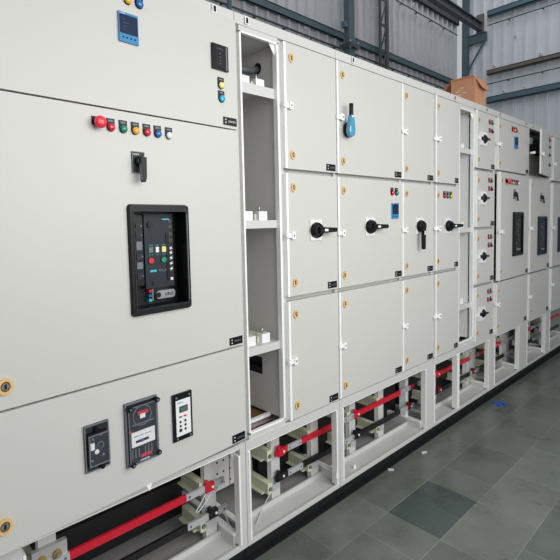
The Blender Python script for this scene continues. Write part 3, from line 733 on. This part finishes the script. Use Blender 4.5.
# ---- double feeder cabinet
c3 = thing('switchboard_cabinet', (2.40, .5, 0), 'grey cabinet with blue-bodied breaker handle on its upper wide door', CAB, GRP)
carcass(c3, 1.881, 2.910, [(1.892, 2.505), (2.525, 2.90)], 3)
cross_rails(c3, 1.9, 2.9, (1.778, 1.169))
base_frame(c3, 1.881, 2.910, .022, .105)
d21 = feeder(c3, 1.889, 2.506, 0, 41); d22 = feeder(c3, 1.889, 2.506, 1, 42); d23 = feeder(c3, 1.889, 2.506, 2, 43)
d31 = feeder(c3, 2.514, 2.900, 0, 44); d32 = feeder(c3, 2.514, 2.900, 1, 45); d33 = feeder(c3, 2.514, 2.900, 2, 46)
M = doorM()
b = MB(M)      # breaker handle, blue body and black grip pointing up
b.rod((1.972, 0, 2.022), (1.972, -.010, 2.022), .040, 'dark_grey', n=24); b.ring((1.972, 2.022), .034, .041, -.015, -.008, 'black_plastic', n=24)
b.rod((1.972, -.010, 2.022), (1.972, -.034, 2.022), .026, 'mid_grey', n=20)
pts = []
for k in range(15):
    t = PI+k*PI/14; pts.append((1.948+.025*math.cos(t), 2.008+.030*math.sin(t)))
pts += [(1.972, 2.03), (1.966, 2.07), (1.960, 2.092), (1.942, 2.092), (1.936, 2.07), (1.925, 2.035)]
b.prism(pts, -.052, -.030, 'handle_blue')
b.rod((1.951, -.042, 2.088), (1.951, -.042, 2.150), .0115, 'black_plastic', n=14)
b.box(1.944, 1.958, -.0535, -.052, 2.078, 2.088, 'white_plastic'); b.box(1.928, 1.934, -.0528, -.052, 2.0, 2.03, 'white_plastic')
b.build('breaker_handle', d21, bevel=.005, label='blue rotary breaker handle with black grip')
rotary(M, 2.162, 1.502, d22, L=.138); rotary(M, 2.712, 1.494, d32, 'down', L=.15)
panel_meter(M, 2.386, 2.456, 1.546, 1.640, d22, 'blue')
lamp(M, 2.393, 1.700, 'lamp_red', d22, r=.015); lamp(M, 2.440, 1.700, 'lamp_green', d22, r=.015)
lift_slot(c3, 2.02)
bars(c3, (2.18, 2.485), [(1.882, 2.070, 'red_sleeve'), (2.07, 2.165, 'tin'), (2.165, 2.686, 'red_sleeve'), (2.686, 2.81, 'tin'), (2.81, 2.858, 'red_sleeve')], [(1.882, 2.07, 'black_sleeve'), (2.07, 2.165, 'tin'), (2.165, 2.68, 'black_sleeve'), (2.68, 2.858, 'tin')])
clamp(c3, 2.190, .355, 'red_sleeve'); clamp(c3, 2.19, .225, 'black_sleeve'); clamp(c3, 2.80, .225, 'dark_red')
rear_bars(c3, 1.89, 2.90)
b = MB(); b.box(2.79, 2.825, .15, .20, .10, .52, 'edge_white'); b.build('support_post', c3)
b = MB(); b.prism([(2.060, .088), (2.085, .088), (2.072, .118)], .05, .055, 'edge_white'); b.build('floor_clip', c3)

# ---- cabinet with door column, alley and four small doors
c4 = thing('switchboard_cabinet', (3.42, .5, 0), 'grey cabinet with open alley between tall doors and four small drawers-like doors', CAB, GRP)
c4['label'] = 'grey cabinet under the carton, its alley open between three tall and four small doors'
carcass(c4, 2.912, 3.945, [(2.93, 3.27), (3.291, 3.535), (3.56, 3.93)], 4)
cross_rails(c4, 2.93, 3.27, (1.778, 1.169)); cross_rails(c4, 3.56, 3.93, (1.915, 1.457, 1.005))
base_frame(c4, 2.912, 3.945, .004, .10, mids=((3.262, 3.298),))
d41 = feeder(c4, 2.920, 3.272, 0, 51, .052); d42 = feeder(c4, 2.920, 3.272, 1, 52, .052); d43 = feeder(c4, 2.920, 3.272, 2, 53, .052)
rotary(M, 3.100, 1.488, d42, w=.082, L=.16)
for x, c in ((3.050, 'lamp_red'), (3.097, 'lamp_green'), (3.144, 'lamp_yellow')): lamp(M, x, 1.698, c, d42, r=.016)
alley(c4, 3.284, 3.535, .590, 2.348, (2.065, 1.468, .876), tw=.012, lining='edge_white')
for i, (z0, z1, hz, nm) in enumerate(((1.930, 2.370, 2.160, 61), (1.468, 1.905, 1.697, 62), (1.016, 1.446, 1.233, 63), (.560, .994, .768, 64))):
    d = make_door(c4, 3.556, 3.915, z0, z1, M)
    small_rotary(M, 3.712, hz, d); lock(M, 3.605, z1-.07, d, .02); lock(M, 3.605, z0+.065, d, .02)
    for q, (x, zz) in enumerate(((3.805, z1-.068), (3.853, z1-.068), (3.805, z1-.135), (3.853, z1-.135))):
        lamp(M, x, zz, ('lamp_red', 'lamp_green', 'slate_plastic', 'slate_plastic')[q] if q < 2 or i > 5 else ('lamp_red' if q == 2 else 'dark_grey'), d, r=.0125)
    nameplate(M, 3.845, z0+.008, d, .06, .036, nm)
lift_slot(c4, 3.20); lift_slot(c4, 3.75)
bars(c4, (3.19, 3.77, 3.90), [(2.92, 3.17, 'tin'), (3.17, 3.756, 'red_sleeve'), (3.756, 3.86, 'tin'), (3.86, 3.90, 'red_sleeve'), (3.90, 3.943, 'tin')], [(2.92, 3.15, 'tin'), (3.15, 3.758, 'black_sleeve'), (3.758, 3.943, 'tin')])
clamp(c4, 3.20, .355, 'red_sleeve'); clamp(c4, 3.23, .225, 'dark_red'); clamp(c4, 3.83, .225, 'dark_red')
rear_bars(c4, 2.92, 3.93)
# ---- incomer two
c5 = thing('switchboard_cabinet', (4.33, .5, 0), 'grey cabinet with a black-framed breaker window beyond the four small doors', CAB, GRP)
carcass(c5, 3.947, 4.735, [(3.97, 4.715)], 3); cross_rails(c5, 3.97, 4.715, (1.93, .99))
base_frame(c5, 3.947, 4.735, .012, .205)
d51 = make_door(c5, 3.962, 4.712, 1.940, 2.370, M)
b = MB(Matrix.Translation((4.735, FY, 0)) @ Matrix.Rotation(math.radians(1.5), 4, 'Z')); M52 = b.M
d52 = make_door(c5, -.765, -.01, 1.004, 1.922, M52)
d53 = make_door(c5, 3.962, 4.722, .545, .988, M)
panel_meter(M, 4.336, 4.410, 2.150, 2.256, d51, 'blue')
for x, c in ((4.29, 'lamp_red'), (4.335, 'lamp_yellow'), (4.38, 'lamp_red')): lamp(M, x, 2.305, c, d51, r=.015)
nameplate(M, 4.630, 1.948, d51, .06, .036, 71); nameplate(M52, -.08, 1.012, d52, .06, .036, 72); nameplate(M, 4.640, .552, d53, .06, .036, 73)
for z, d, Mx, xx in ((2.15, d51, M, 3.975), (1.42, d52, M52, -.75), (.80, d53, M, 3.975)): hasp(Mx, xx, z, d)
for z, d, Mx, xx in ((2.30, d51, M, 4.02), (2.0, d51, M, 4.02), (1.85, d52, M52, -.715), (1.08, d52, M52, -.715), (.92, d53, M, 4.02), (.61, d53, M, 4.02)): lock(Mx, xx, z, d, .018)
breaker(c5, M52, 4.290-4.735, 4.545-4.735, 1.190, 1.588, False, 0)
mushroom(M52, 4.125-4.735, 1.848, d52, .024)
for x, c in ((4.19, 'lamp_red'), (4.235, 'lamp_green'), (4.28, 'lamp_yellow'), (4.325, 'lamp_red'), (4.37, 'lamp_blue'), (4.415, 'lamp_white')): lamp(M52, x-4.735, 1.842, c, d52, r=.0145)
def mini_selector(M, x, z, par):
    b = MB(M); b.box(x-.065, x+.01, -.004, 0, z-.04, z+.045, 'steel'); b.rod((x-.02, -.004, z), (x-.02, -.018, z), .022, 'dark_grey', n=16)
    b.prism([(x-.035, z+.012), (x-.01, z+.012), (x+.02, z-.055), (x, z-.062)], -.026, -.016, 'slate_plastic'); b.build('selector_switch', par, bevel=.002)
mini_selector(M52, 4.350-4.735, 1.745, d52)
lift_slot(c5, 4.0); lift_slot(c5, 4.62)
bars(c5, (4.29, 4.56, 4.66), [(3.95, 4.20, 'red_sleeve'), (4.20, 4.32, 'tin'), (4.32, 4.42, 'red_sleeve'), (4.42, 4.733, 'tin')], [(3.95, 4.50, 'black_sleeve'), (4.5, 4.733, 'tin')])
clamp(c5, 4.34, .355, 'red_sleeve'); rear_bars(c5, 3.96, 4.70)
# ---- cabinet with ajar door
c6 = thing('switchboard_cabinet', (5.05, .5, 0), 'narrow grey cabinet whose top door stands ajar over a dark compartment', CAB, GRP)
carcass(c6, 4.737, 5.405, [(4.758, 5.37)], 3); cross_rails(c6, 4.758, 5.37, (1.92, .99))
base_frame(c6, 4.737, 5.405, .002, .12)
b = MB(); b.box(4.765, 5.365, .09, .095, 1.95, 2.36, 'frame_grey'); b.box(4.78, 5.34, .075, .09, 2.17, 2.35, 'dark_grey')
b.box(4.84, 5.2, .06, .075, 2.18, 2.205, 'black_plastic'); b.box(4.92, 4.98, .055, .075, 2.26, 2.32, 'white_plastic')
b.build('mounting_plate', c6)
M61 = Matrix.Translation((5.385, FY, 0)) @ Matrix.Rotation(math.radians(7.6), 4, 'Z')
d61 = make_door(c6, -.60, -.005, 1.948, 2.362, M61, thick=.010)
hasp(M61, -.58, 2.13, d61); lamp(M61, -.16, 2.31, 'lamp_red', d61, r=.017); lamp(M61, -.16, 2.24, 'slate_plastic', d61, r=.012); lamp(M61, -.16, 2.16, 'slate_plastic', d61, r=.012); lamp(M61, -.16, 2.06, 'slate_plastic', d61, r=.012)
b = MB(M); b.rod((4.722, -.004, 2.143), (4.722, -.05, 2.143), .012, 'edge_white', n=10); b.build('door_catch', c6)
d62 = make_door(c6, 4.752, 5.362, 1.004, 1.905, M); d63 = make_door(c6, 4.745, 5.362, .545, .988, M)
breaker(c6, M, 4.980, 5.235, 1.155, 1.545, False, 1); mini_selector(M, 5.09, 1.735, d62)
hasp(M, 4.765, 1.43, d62); hasp(M, 4.76, .765, d63)
nameplate(M, 5.285, 1.012, d62, .06, .04, 81); nameplate(M, 5.285, .553, d63, .06, .04, 82)
lock(M, 4.81, 1.84, d62, .016); lock(M, 4.83, 1.07, d62, .016); lock(M, 4.83, .93, d63, .016); lock(M, 4.81, .62, d63, .016)
lift_slot(c6, 4.80)
bars(c6, (5.26,), [(4.74, 5.22, 'red_sleeve'), (5.22, 5.40, 'tin')], [(4.74, 5.28, 'black_sleeve'), (5.28, 5.40, 'tin')])
clamp(c6, 4.90, .355, 'red_sleeve'); rear_bars(c6, 4.75, 5.39)
# ---- last cabinet, cut by the frame
c7 = thing('switchboard_cabinet', (5.82, .5, 0), 'farthest grey cabinet, cut off by the right edge of the photo', CAB, GRP)
carcass(c7, 5.407, 6.25, [(5.43, 6.22)], 3); cross_rails(c7, 5.43, 6.22, (1.90, .99))
base_frame(c7, 5.407, 6.25, .01, .05)
d71 = make_door(c7, 5.420, 6.21, 1.920, 2.370, M); d72 = make_door(c7, 5.418, 6.21, 1.004, 1.890, M); d73 = make_door(c7, 5.418, 6.21, .545, .988, M)
breaker(c7, M, 5.625, 5.89, 1.150, 1.535, False, 1)
hasp(M, 5.440, 2.09, d71); hasp(M, 5.440, 1.42, d72); hasp(M, 5.440, .81, d73); mini_selector(M, 5.75, 1.72, d72)
bars(c7, (5.70, 5.95), [(5.41, 5.66, 'tin'), (5.66, 6.2, 'red_sleeve')], [(5.41, 5.66, 'tin'), (5.66, 6.2, 'black_sleeve')])
clamp(c7, 5.56, .225, 'tin'); rear_bars(c7, 5.42, 6.24)

# ------------------------------------------------------------------ carton on top
t = thing('cardboard_carton', (3.92, .25, 2.42), 'open brown cardboard carton standing on top of the switchboard', 'box')
X0, X1, Y0, Y1, Z0, Z1 = 3.83, 4.030, .13, .335, 2.42, 2.705
b = MB(); th = .005
b.box(X0, X0+th, Y0, Y1, Z0, Z1, 'card'); b.box(X1-th, X1, Y0, Y1, Z0, Z1, 'card'); b.box(X0+th, X1-th, Y0, Y0+th, Z0, Z1, 'card'); b.box(X0+th, X1-th, Y1-th, Y1, Z0, Z1, 'card'); b.box(X0+th, X1-th, Y0+th, Y1-th, Z0, Z0+th, 'card')
R = random.Random(5)
for i in range(7): y = Y0+.07+R.random()*.06; z = 2.55+i*.014; b.box(X0-.0008, X0, y, y+.015+R.random()*.03, z, z+.005, 'white_plastic')
b.build('carton_body', t)
def flap(P, q, name='flap', m='card_in'):
    """four points, thin slab along their normal"""
    A = [Vector(p) for p in P]; n = (A[1]-A[0]).cross(A[3]-A[0]).normalized()*.004
    b = MB(); vs = [tuple(p) for p in A]+[tuple(p+n) for p in A]
    b.add(vs, [(0,1,2,3), (7,6,5,4), (0,4,5,1), (1,5,6,2), (2,6,7,3), (3,7,4,0)], m); b.build(name, t)
flap([(X0, Y0, Z1), (X0, Y1, Z1), (X0-.022, Y1, Z1+.006), (X0-.022, Y0+.01, Z1+.006)], 0, m='card')
flap([(X0, Y1, Z1), (X1, Y1, Z1), (X1, Y1+.10, Z1-.07), (X0, Y1+.10, Z1-.07)], 0)
flap([(X0, Y0, Z1), (X1, Y0, Z1), (X1-.01, Y0-.035, Z1-.090), (X0+.06, Y0-.040, Z1-.085)], 0, m='card')
flap([(X1, Y0, Z1), (X1, Y1, Z1), (X1+.045, Y1, Z1-.07), (X1+.045, Y0, Z1-.07)], 0)
b = MB(); R = random.Random(9)    # crumpled film
n = 7; vs = []; fs = []
for i in range(n):
    for j in range(n):
        u = i/(n-1); v = j/(n-1)
        vs.append((X0+.02+u*(X1-X0-.04), Y0+.02+v*(Y1-Y0-.04), Z1-.02+.06*math.sin(u*PI)*math.sin(v*PI)+(R.random()-.5)*.03))
for i in range(n-1):
    for j in range(n-1): fs.append((i*n+j, (i+1)*n+j, (i+1)*n+j+1, i*n+j+1))
b.add(vs, fs, 'clear_wrap'); tag(b.build('plastic_film'), 'crumpled clear plastic film poking out of the open carton', 'plastic film')

# ------------------------------------------------------------------ litter
def scrap(name, x, y, rz, l, w, m, lab, cat):
    L_ = Matrix.Translation((x, y, 0)) @ Matrix.Rotation(rz, 4, 'Z'); b = MB(L_)
    b.box(-l/2, l/2, -w/2, w/2, .0, w*.8, m); b.box(-l/2, -l/2+l*.25, -w*.45, w*.45, w*.8, w*.9, m)
    tag(b.build(name, bevel=.002), lab, cat)
scrap('cable_offcut', 2.665, -.062, -.35, .040, .012, 'wire_white', 'small white cable offcut on the floor, farther from the camera of two', 'scrap')
scrap('cable_offcut', 2.335, -.024, -.9, .036, .011, 'wire_white', 'small white cable offcut at the black base strip, nearer to the camera of two', 'scrap')
b = MB()
for dx, dy, a in ((0, 0, .3), (.045, -.01, 1.2), (.02, .02, 2.2)):
    L_ = Matrix.Translation((3.80+dx, -.105+dy, 0)) @ Matrix.Rotation(a, 4, 'Z'); b.box(-.035, .035, -.012, .012, 0, .006+dx*.1, 'litter_blue', L=L_)
tag(b.build('plastic_scrap'), 'crumpled blue plastic scrap on the slate floor', 'scrap')

# ------------------------------------------------------------------ light
w = bpy.data.worlds.new('World'); scene.world = w; w.use_nodes = True
nt = w.node_tree; bg = nt.nodes['Background']; tc = nt.nodes.new('ShaderNodeTexCoord'); sx = nt.nodes.new('ShaderNodeSeparateXYZ'); cr = nt.nodes.new('ShaderNodeValToRGB')
nt.links.new(tc.outputs['Generated'], sx.inputs['Vector']); nt.links.new(sx.outputs['Z'], cr.inputs['Fac']); nt.links.new(cr.outputs['Color'], bg.inputs['Color'])
cr.color_ramp.elements[0].position = .0; cr.color_ramp.elements[0].color = (.55, .55, .55, 1)
cr.color_ramp.elements[1].position = 1.0; cr.color_ramp.elements[1].color = (.42, .44, .47, 1)
e_ = cr.color_ramp.elements.new(.15); e_.color = (.80, .84, .90, 1); e_ = cr.color_ramp.elements.new(.45); e_.color = (.72, .76, .81, 1)
bg.inputs['Strength'].default_value = .60
def area(loc, target, sx, sy, power, col=(1, 1, 1)):
    l = bpy.data.lights.new('fill_light', 'AREA'); l.shape = 'RECTANGLE'; l.size = sx; l.size_y = sy; l.energy = power; l.color = col
    o = bpy.data.objects.new('fill_light', l); COL.objects.link(o); o.location = loc
    d = Vector(target)-Vector(loc); o.rotation_euler = d.to_track_quat('-Z', 'Y').to_euler()
area((1.75, -2.5, 2.15), (1.9, 0, 1.2), 3.2, 1.7, 80, (.99, 1, .99))  # added area light facing the cabinets, placed to grade their brightness
area((6.2, 1.2, 7.4), (6.6, 2.6, 3.5), 9.0, 1.0, 75, (.97, 1, 1))  # unseen light added overhead to brighten the rear walls

# ------------------------------------------------------------------ camera
cd = bpy.data.cameras.new('Camera'); cam = bpy.data.objects.new('Camera', cd); COL.objects.link(cam); scene.camera = cam
yaw, pit, rol, f = .754934, .0673965, -.0209994, 456.01
F = Vector((math.sin(yaw)*math.cos(pit), math.cos(yaw)*math.cos(pit), -math.sin(pit))); Rr = Vector((math.cos(yaw), -math.sin(yaw), 0)); Uu = Rr.cross(F)
R2 = math.cos(rol)*Rr+math.sin(rol)*Uu; U2 = -math.sin(rol)*Rr+math.cos(rol)*Uu
mw = Matrix(((R2.x, U2.x, -F.x, 0), (R2.y, U2.y, -F.y, -1.55), (R2.z, U2.z, -F.z, 1.535), (0, 0, 0, 1)))
cam.matrix_world = mw
cd.sensor_width = 36; cd.sensor_fit = 'HORIZONTAL'; cd.lens = 36*f/560; cd.shift_y = -26.44/560; cd.clip_start = .05
vs_ = scene.view_settings; vs_.view_transform = 'Standard'; vs_.look = 'None'; vs_.gamma = 1; vs_.exposure = 0; vs_.use_curve_mapping = False
